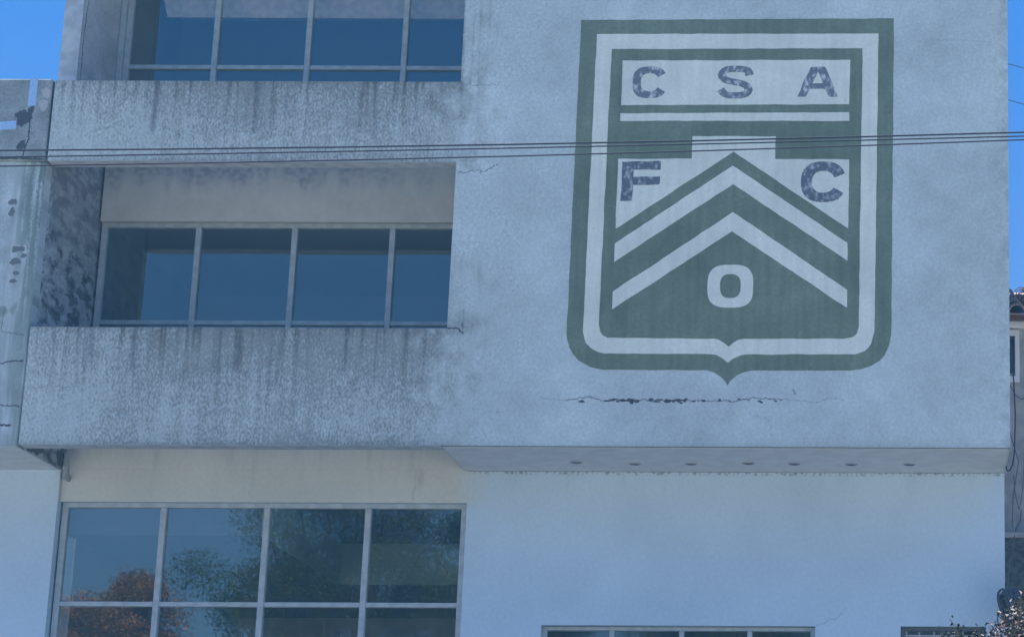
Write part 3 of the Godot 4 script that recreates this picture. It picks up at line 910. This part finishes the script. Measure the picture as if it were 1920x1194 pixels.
func neighbour() -> void:
	var t := thing("tiled_house", "grey stucco house with a clay tile roof past the right edge of the building", "house")
	var z := -33.0
	var x0 := 1.20
	var x1 := 9.0
	for w in [[x0, 0.0, 1.27, 10.10], [1.27, 9.46, 1.433, 9.99], [1.433, 0.0, x1, 10.10]]:
		if w[0] < 1.3 and w[1] > 1.0:
			continue
		box("wall", Vector3(w[0], w[1], z - 0.25), Vector3(w[2], w[3], z), M.stucco, t)
	box("wall", Vector3(1.27, 0.0, z - 0.25), Vector3(1.433, 9.45, z), M.stucco, t)
	box("wall", Vector3(1.27, 9.99, z - 0.25), Vector3(1.433, 10.10, z), M.stucco, t)
	box("side_wall", Vector3(x0, 0.0, -42.0), Vector3(x0 + 0.25, 10.10, z - 0.252), M.stucco, t)
	box("side_wall", Vector3(x1 - 0.25, 0.0, -42.0), Vector3(x1, 10.10, z - 0.252), M.stucco, t)
	box("back_wall", Vector3(x0, 0.0, -42.25), Vector3(x1, 10.10, -42.0), M.stucco, t)
	box("eaves_moulding", Vector3(x0, 10.10, z - 0.3), Vector3(x1, 10.20, z + 0.10), M.ceiling, t, 0.02)
	var s := Mb.new()
	for q in [[1.22, 9.99, 1.498, 10.075], [1.22, 9.31, 1.498, 9.40], [1.435, 9.40, 1.498, 9.99]]:
		s.box(Vector3(q[0], q[1], z - 0.05), Vector3(q[2], q[3], z + 0.05), 0.006)
	var win := commit(s, "window", M.ceiling, t)
	box("pane", Vector3(1.24, 9.40, z - 0.20), Vector3(1.434, 9.99, z - 0.19), M.dull_pane, win)
	# roof: boards under rows of barrel tiles, rising away from the street
	var rise := 0.34
	var e0 := z + 0.42
	var bd := Mb.new()
	bd.quad(Vector3(x0 - 0.1, 10.22, e0), Vector3(x1 + 0.3, 10.22, e0), Vector3(x1 + 0.3, 10.22 + 4.6 * rise, e0 - 4.6), Vector3(x0 - 0.1, 10.22 + 4.6 * rise, e0 - 4.6), Vector3.UP)
	bd.quad(Vector3(x0 - 0.1, 10.20, e0), Vector3(x1 + 0.3, 10.20, e0), Vector3(x1 + 0.3, 10.20 + 4.6 * rise, e0 - 4.6), Vector3(x0 - 0.1, 10.20 + 4.6 * rise, e0 - 4.6), Vector3.DOWN)
	bd.quad(Vector3(x0 - 0.1, 10.22 + 4.6 * rise, e0 - 4.6), Vector3(x1 + 0.3, 10.22 + 4.6 * rise, e0 - 4.6), Vector3(x1 + 0.3, 10.2, e0 - 9.2), Vector3(x0 - 0.1, 10.2, e0 - 9.2), Vector3.UP)
	bd.quad(Vector3(x0 - 0.1, 10.20, e0), Vector3(x1 + 0.3, 10.20, e0), Vector3(x1 + 0.3, 10.22, e0), Vector3(x0 - 0.1, 10.22, e0), Vector3.BACK)
	var roof := commit(bd, "roof", M.tile0, t)
	# one barrel tile, tapered, laid along z, with thickness
	var tl := Mb.new()
	for i in 8:
		var a := PI * i / 8.0
		var c := PI * (i + 1) / 8.0
		var P := func(ang: float, r: float, zz: float) -> Vector3: return Vector3(cos(ang) * r, sin(ang) * r * 0.8, zz)
		var out := Vector3(cos((a + c) / 2), sin((a + c) / 2), 0)
		tl.quad(P.call(a, 0.105, 0.22), P.call(c, 0.105, 0.22), P.call(c, 0.085, -0.23), P.call(a, 0.085, -0.23), out)
		tl.quad(P.call(a, 0.088, 0.22), P.call(c, 0.088, 0.22), P.call(c, 0.070, -0.23), P.call(a, 0.070, -0.23), -out)
		tl.quad(P.call(a, 0.105, 0.22), P.call(c, 0.105, 0.22), P.call(c, 0.088, 0.22), P.call(a, 0.088, 0.22), Vector3.BACK)
	var mesh := tl.st.commit()
	var slope := atan(rise)
	for k in 26:
		for j in 11:
			var x := x0 + 0.02 + k * 0.235
			var d := 0.16 + j * 0.40
			var o := MeshInstance3D.new()
			o.name = "roof_tile"
			o.mesh = mesh
			o.material_override = M["tile%d" % (rng.randi() % 3)]
			roof.add_child(o, true)
			o.position = Vector3(x + rng.randfn() * 0.006, 10.245 + d * rise * 1.0 + rng.randfn() * 0.004, e0 + 0.06 - d)
			o.rotation = Vector3(slope * 0.85 + rng.randfn() * 0.01, rng.randfn() * 0.012, 0)
	var w := thing("boundary_wall", "dark mossy lower wall in front of the stucco house", "wall")
	box("masonry", Vector3(1.22, 0.0, z + 0.05), Vector3(8.8, 7.02, z + 0.35), M.moss, w)
	box("capping", Vector3(1.22, 7.02, z + 0.03), Vector3(8.8, 7.10, z + 0.40), M.stucco, w, 0.01)


func sag(a: Vector3, m: Vector3, b: Vector3, x0: float, x1: float, n: int) -> Array:      # points on the parabola through three points of a wire
	var out := []
	for i in n + 1:
		var x := lerpf(x0, x1, float(i) / n)
		var la := (x - m.x) * (x - b.x) / ((a.x - m.x) * (a.x - b.x))
		var lm := (x - a.x) * (x - b.x) / ((m.x - a.x) * (m.x - b.x))
		var lb := (x - a.x) * (x - m.x) / ((b.x - a.x) * (b.x - m.x))
		out.append(Vector3(x, la * a.y + lm * m.y + lb * b.y, a.z))
	return out


func wire(called: String, label: String, category: String, pts: Array, r: float, mat: Material, group := "") -> void:
	var b := Mb.new()
	b.tube(pts, r, r, 6)
	tag(commit(b, called, mat), label, category, group)


func cables() -> void:
	var z := -10.0
	wire("overhead_cable", "uppermost of the three dark cables strung in front of the facade", "cable", sag(Vector3(-4.054, 4.973, z), Vector3(-1.694, 5.013, z), Vector3(0.479, 5.077, z), -24, 22, 60), 0.0042, M.cable, "cables strung along the street")
	wire("overhead_cable_001", "middle one of the three dark cables strung in front of the facade", "cable", sag(Vector3(-4.051, 4.942, z), Vector3(-1.694, 4.996, z), Vector3(0.479, 5.059, z), -24, 22, 60), 0.0036, M.cable, "cables strung along the street")
	wire("overhead_cable_002", "lowest of the three dark cables strung in front of the facade", "cable", sag(Vector3(-4.046, 4.900, z), Vector3(-1.692, 4.959, z), Vector3(0.479, 5.042, z), -24, 22, 60), 0.0036, M.cable, "cables strung along the street")
	wire("service_wire", "upper of the two thin wires against the sky at the right edge", "wire", [Vector3(1.157, 13.02, -30.0), Vector3(1.35, 12.97, -30.0), Vector3(2.6, 12.70, -30.3), Vector3(6.0, 12.3, -31)], 0.006, M.cable_grey, "thin wires fixed to the side of the building")
	wire("service_wire_001", "lower of the two thin wires against the sky at the right edge", "wire", [Vector3(1.157, 12.51, -30.0), Vector3(1.35, 12.455, -30.0), Vector3(2.6, 12.2, -30.3), Vector3(6.0, 11.7, -31)], 0.006, M.cable_grey, "thin wires fixed to the side of the building")
	wire("hanging_cable", "dark cable hanging in a loop beside the right corner of the box", "cable", [Vector3(1.158, 9.05, -29.3), Vector3(1.205, 8.8, -29.1), Vector3(1.245, 8.4, -29.0), Vector3(1.262, 7.95, -29.0), Vector3(1.245, 7.47, -29.0), Vector3(1.222, 7.33, -29.0), Vector3(1.19, 7.262, -29.0), Vector3(1.165, 7.252, -29.0), Vector3(1.148, 7.275, -29.02), Vector3(1.146, 7.32, -29.05)], 0.010, M.cable)
	wire("hanging_cable_001", "thin grey cable running straight down close behind the hanging loop", "cable", [Vector3(1.26, 9.02, -32.7), Vector3(1.35, 8.5, -32.7), Vector3(1.46, 8.1, -32.62), Vector3(1.38, 7.6, -32.6), Vector3(1.36, 7.15, -32.55)], 0.008, M.cable_grey)
	wire("hanging_cable_002", "slack grey cable drawn across the stucco wall below the small window", "cable", [Vector3(1.36, 9.25, -32.9), Vector3(1.44, 9.10, -32.9), Vector3(1.52, 9.05, -32.9), Vector3(1.75, 9.1, -32.9), Vector3(2.4, 9.5, -32.93)], 0.008, M.cable_grey)
	wire("hanging_cable_003", "pair of drooping grey wires ending in a twist on the stucco wall", "cable", [Vector3(1.40, 7.95, -32.9), Vector3(1.42, 7.7, -32.88), Vector3(1.47, 7.45, -32.86), Vector3(1.50, 7.55, -32.86), Vector3(1.53, 7.8, -32.9), Vector3(1.56, 8.3, -32.93)], 0.007, M.cable_grey)
	wire("hanging_cable_004", "grey cable slanting down to the capping of the mossy wall", "cable", [Vector3(1.50, 7.45, -32.86), Vector3(1.49, 7.3, -32.8), Vector3(1.42, 7.15, -32.62), Vector3(1.33, 6.7, -32.55), Vector3(1.24, 5.9, -32.5), Vector3(1.21, 5.0, -32.45)], 0.009, M.cable_grey)
	# coil of spare cable tied up at the corner
	var t := thing("cable_coil", "thick coil of spare black cable hung at the lower right corner of the wall", "cable", "", Vector3(1.19, 5.56, -28.9))
	t.rotation = Vector3(0.0, 0.55, 0.15)
	for k in 26:
		var b := Mb.new()
		var pts := []
		var ph := rng.randf() * TAU
		var rr := 0.20 - 0.11 * pow(rng.randf(), 1.6)
		var off := (k - 12.5) * 0.016
		for i in 33:
			var a := TAU * i / 32.0
			var wv := 1.0 + 0.05 * sin(a * 2.0 + ph)
			pts.append(Vector3(off * 0.85 + 0.02 * sin(a + ph), sin(a) * rr * wv, cos(a) * rr * wv * 0.8 - off * 0.55 + 0.012 * sin(a * 3.0 + ph)))
		b.tube(pts, 0.014, 0.014, 6)
		commit(b, "loop", M.coil, t)
	wire("trailing_cable", "thin cable trailing from the coil down into the shrub", "cable", [Vector3(1.02, 5.50, -28.85), Vector3(1.02, 5.33, -28.7), Vector3(1.04, 5.2, -28.4), Vector3(1.09, 5.10, -28.0), Vector3(1.17, 5.05, -27.4), Vector3(1.25, 4.85, -27.0), Vector3(1.3, 4.3, -26.8)], 0.008, M.cable_grey)


func shrub() -> void:
	var r := RandomNumberGenerator.new()
	r.seed = 77
	var t := thing("flowering_shrub", "tall straggly shrub with dry pinkish flowers in the lower right corner", "shrub")
	var base := Vector3(0.95, 0.1, -19.2)
	var st := Mb.new()
	var heads := []
	for k in 7:
		var a := TAU * k / 7.0
		var top := Vector3(0.86 + cos(a) * 0.30, 3.0 + r.randf() * 0.35, -19.2 + sin(a) * 0.35)
		st.tube([base + Vector3(cos(a), 0, sin(a)) * 0.10, base.lerp(top, 0.5) + Vector3(cos(a), 0, sin(a)) * 0.08, top], 0.028, 0.014, 6)
		heads.append(top)
	commit(st, "stem", M.bark, t)
	var tw := Mb.new()
	var lv := Mb.new()
	var fl := Mb.new()
	for k in 210:
		var from: Vector3 = heads[k % 7]
		var x := 1.45 - r.randf() * 1.25
		# the crown stands highest at the right and thins out to a few low twigs on the left
		var high := 4.04 + 0.29 * smoothstep(0.52, 0.90, x) - absf(r.randfn()) * 0.16
		if k % 11 == 0:
			high += 0.05
		var to := Vector3(x, high, -19.2 + r.randfn() * 0.25)
		var m := from.lerp(to, 0.55) + Vector3(r.randfn() * 0.07, 0.08, r.randfn() * 0.07)
		var path := [from, from.lerp(m, 0.5) + Vector3(r.randfn(), r.randfn(), r.randfn()) * 0.02, m, m.lerp(to, 0.6) + Vector3(r.randfn(), r.randfn(), r.randfn()) * 0.02, to]
		tw.tube(path, 0.007, 0.0025, 5)
		for j in 24:
			var u := 0.25 + 0.75 * float(j) / 23.0
			var p: Vector3 = from.lerp(m, u / 0.6) if u < 0.6 else m.lerp(to, (u - 0.6) / 0.4)
			p += Vector3(r.randfn(), r.randfn(), r.randfn()) * 0.022
			var dir := Vector3(r.randfn(), r.randfn() * 0.6, r.randfn()).normalized()
			var sd := dir.cross(Vector3(r.randfn(), r.randfn(), r.randfn())).normalized()
			if x > 0.56 and u > 0.7 and r.randf() < 0.55:
				var w := r.randf()
				fl.leaf(p, dir * 0.040, sd * 0.017, Color(0.80, 0.74, 0.68).lerp(Color(0.55, 0.27, 0.25), w * w))
			elif r.randf() < (0.75 if x > 0.5 else 0.6):
				var g := r.randf()
				lv.leaf(p, dir * 0.038, sd * 0.014, Color(0.045 + 0.04 * g, 0.065 + 0.03 * g, 0.04 + 0.02 * g))
	commit(tw, "twigs", M.bark, t)
	commit(lv, "leaves", M.leaf, t).set_meta("kind", "stuff")
	commit(fl, "flowers", M.leaf, t).set_meta("kind", "stuff")


func tree(label: String, at: Vector3, height: float, spread: float, tones: Array, sd: int, open := 0.5) -> void:
	var r := RandomNumberGenerator.new()
	r.seed = sd
	var t := thing("street_tree", label, "tree", "trees across the street", at)
	var wood := Mb.new()
	var fork := Vector3(r.randfn() * 0.2, height * 0.33, r.randfn() * 0.2)
	wood.tube([Vector3(0, -0.1, 0), Vector3(0.03, 0.4, 0), fork * 0.6, fork], 0.30, 0.2, 9)
	var crown := Mb.new()
	var ends := []
	for k in 22:
		var a := TAU * k / 22.0 * 2.39
		var up := lerpf(0.5, 1.0, sqrt(float(k) / 21.0))
		var reach := spread * (0.95 - 0.75 * pow(up, 3.0)) * (0.75 + 0.4 * r.randf())
		var e := Vector3(cos(a) * reach, height * up * 0.94, sin(a) * reach)
		var m := fork.lerp(e, 0.5) + Vector3(r.randfn() * 0.3, 0.4, r.randfn() * 0.3)
		wood.tube([fork, m, e], 0.12, 0.03, 6)
		ends.append(e)
		for q in 3:
			ends.append(m.lerp(e, 0.3 + 0.25 * q) + Vector3(r.randfn(), r.randfn() * 0.6, r.randfn()) * spread * 0.18)
	commit(wood, "trunk", M.bark, t)
	for e in ends:
		var tone: Color = tones[r.randi() % tones.size()]
		var size := spread * (0.15 + 0.13 * r.randf())
		for j in int(1500 * (1.2 - open)):
			var d := Vector3(r.randfn(), r.randfn(), r.randfn()).normalized() * Vector3(1.0, 0.72, 1.0) * size * (pow(r.randf(), 0.45) + 0.12 * r.randfn())
			var dir := Vector3(r.randfn(), r.randfn() * 0.7 - 0.3, r.randfn()).normalized()
			var s := dir.cross(Vector3(r.randfn(), r.randfn(), r.randfn())).normalized()
			var k := 0.85 + 0.3 * r.randf()
			crown.leaf(e + d, dir * 0.075, s * 0.03, Color(tone.r * k, tone.g * k, tone.b * k))
	commit(crown, "crown", M.leaf, t)


func street() -> void:
	structure(box("ground", Vector3(-300, -0.4, -300), Vector3(300, -0.012, 300), M.earth), "pale open ground round the street", "ground")
	structure(box("road", Vector3(-120, -0.3, -18), Vector3(120, 0.0, -6), M.bounce_road), "unseen street in front of the building, paled to bounce light", "road")
	structure(box("pavement", Vector3(-120, -0.3, -27.9), Vector3(120, 0.12, -18.002), M.pavement, null, 0.02, Rect2(0, 0, 2.4, 2.4)), "paved footway below the facade", "pavement")
	structure(box("pavement_001", Vector3(-120, -0.3, -5.998), Vector3(120, 0.12, 16), M.pavement, null, 0.02, Rect2(0, 0, 2.4, 2.4)), "paved footway on the viewer's side of the street", "pavement")


func _ready() -> void:
	# camera: a level-headed view up the facade; the picture is the left part of a wider one, hence the shifted lens
	var cam := Camera3D.new()
	cam.name = "camera"
	add_child(cam)
	cam.position = Vector3(0, 1.6, 0)
	cam.rotation = Vector3(atan((1766.0 - 597.0) / 4460.0), 0, 0)
	cam.rotate_object_local(Vector3.BACK, 0.004)
	cam.keep_aspect = Camera3D.KEEP_HEIGHT
	cam.set_frustum(0.2 * 1194.0 / 4460.0, Vector2(0.2 * (960.0 - 1716.0) / 4460.0, 0), 0.2, 900.0)
	cam.current = true

	var sky := ProceduralSkyMaterial.new()
	sky.sky_top_color = lin(0.022, 0.240, 0.81)
	sky.sky_horizon_color = lin(0.56, 0.76, 0.92)
	sky.sky_curve = 0.11
	sky.energy_multiplier = 0.42
	sky.ground_bottom_color = lin(0.20, 0.19, 0.17)
	sky.ground_horizon_color = lin(0.30, 0.30, 0.29)
	sky.sun_angle_max = 1.0
	var env := Environment.new()
	env.background_mode = Environment.BG_SKY
	env.sky = Sky.new()
	env.sky.sky_material = sky
	env.tonemap_mode = Environment.TONE_MAPPER_LINEAR
	env.tonemap_exposure = 2.44
	env.fog_enabled = true
	env.fog_density = 0.0021
	env.fog_light_color = Color(0.50, 0.81, 1.0)
	env.sdfgi_enabled = true
	env.ssao_enabled = true
	env.ssil_enabled = true
	var we := WorldEnvironment.new()
	we.name = "environment"
	we.environment = env
	add_child(we)

	var sun := DirectionalLight3D.new()
	sun.name = "sun"
	add_child(sun)
	sun.look_at_from_position(Vector3(-0.12, 0.84, -0.47), Vector3.ZERO, Vector3.UP)
	sun.light_energy = 1.6
	sun.light_color = Color(1.0, 0.975, 0.94)
	sun.light_angular_distance = 0.5
	sun.shadow_enabled = true

	rng.seed = 11
	make_materials()
	street()
	club_building()
	annex()
	neighbour()
	cables()
	shrub()
	var green := [Color(0.10, 0.14, 0.05), Color(0.12, 0.16, 0.055), Color(0.06, 0.10, 0.04), Color(0.15, 0.15, 0.07)]
	var rust := [Color(0.58, 0.25, 0.10), Color(0.50, 0.23, 0.09), Color(0.36, 0.21, 0.08), Color(0.62, 0.30, 0.13)]
	tree("rust-leaved autumn tree across the street, mirrored in the lower left panes", Vector3(-23.2, 0.1, 10.0), 12.4, 3.2, rust, 501, 0.45)
	tree("tallest green tree across the street, mirrored in the middle of the lower window", Vector3(-17.2, 0.1, 11.0), 16.0, 5.0, green, 502, 0.5)
	tree("broad green tree across the street, mirrored in the right panes of the lower window", Vector3(-12.0, 0.1, 10.5), 15.6, 4.4, green, 503, 0.5)
	tree("rounded green tree across the street, mirrored in the low wide window", Vector3(-5.2, 0.1, 11.5), 12.6, 4.0, green, 504, 0.4)
	tree("smaller green tree across the street at the far right", Vector3(3.0, 0.1, 11.0), 11.6, 3.4, green, 505, 0.45)
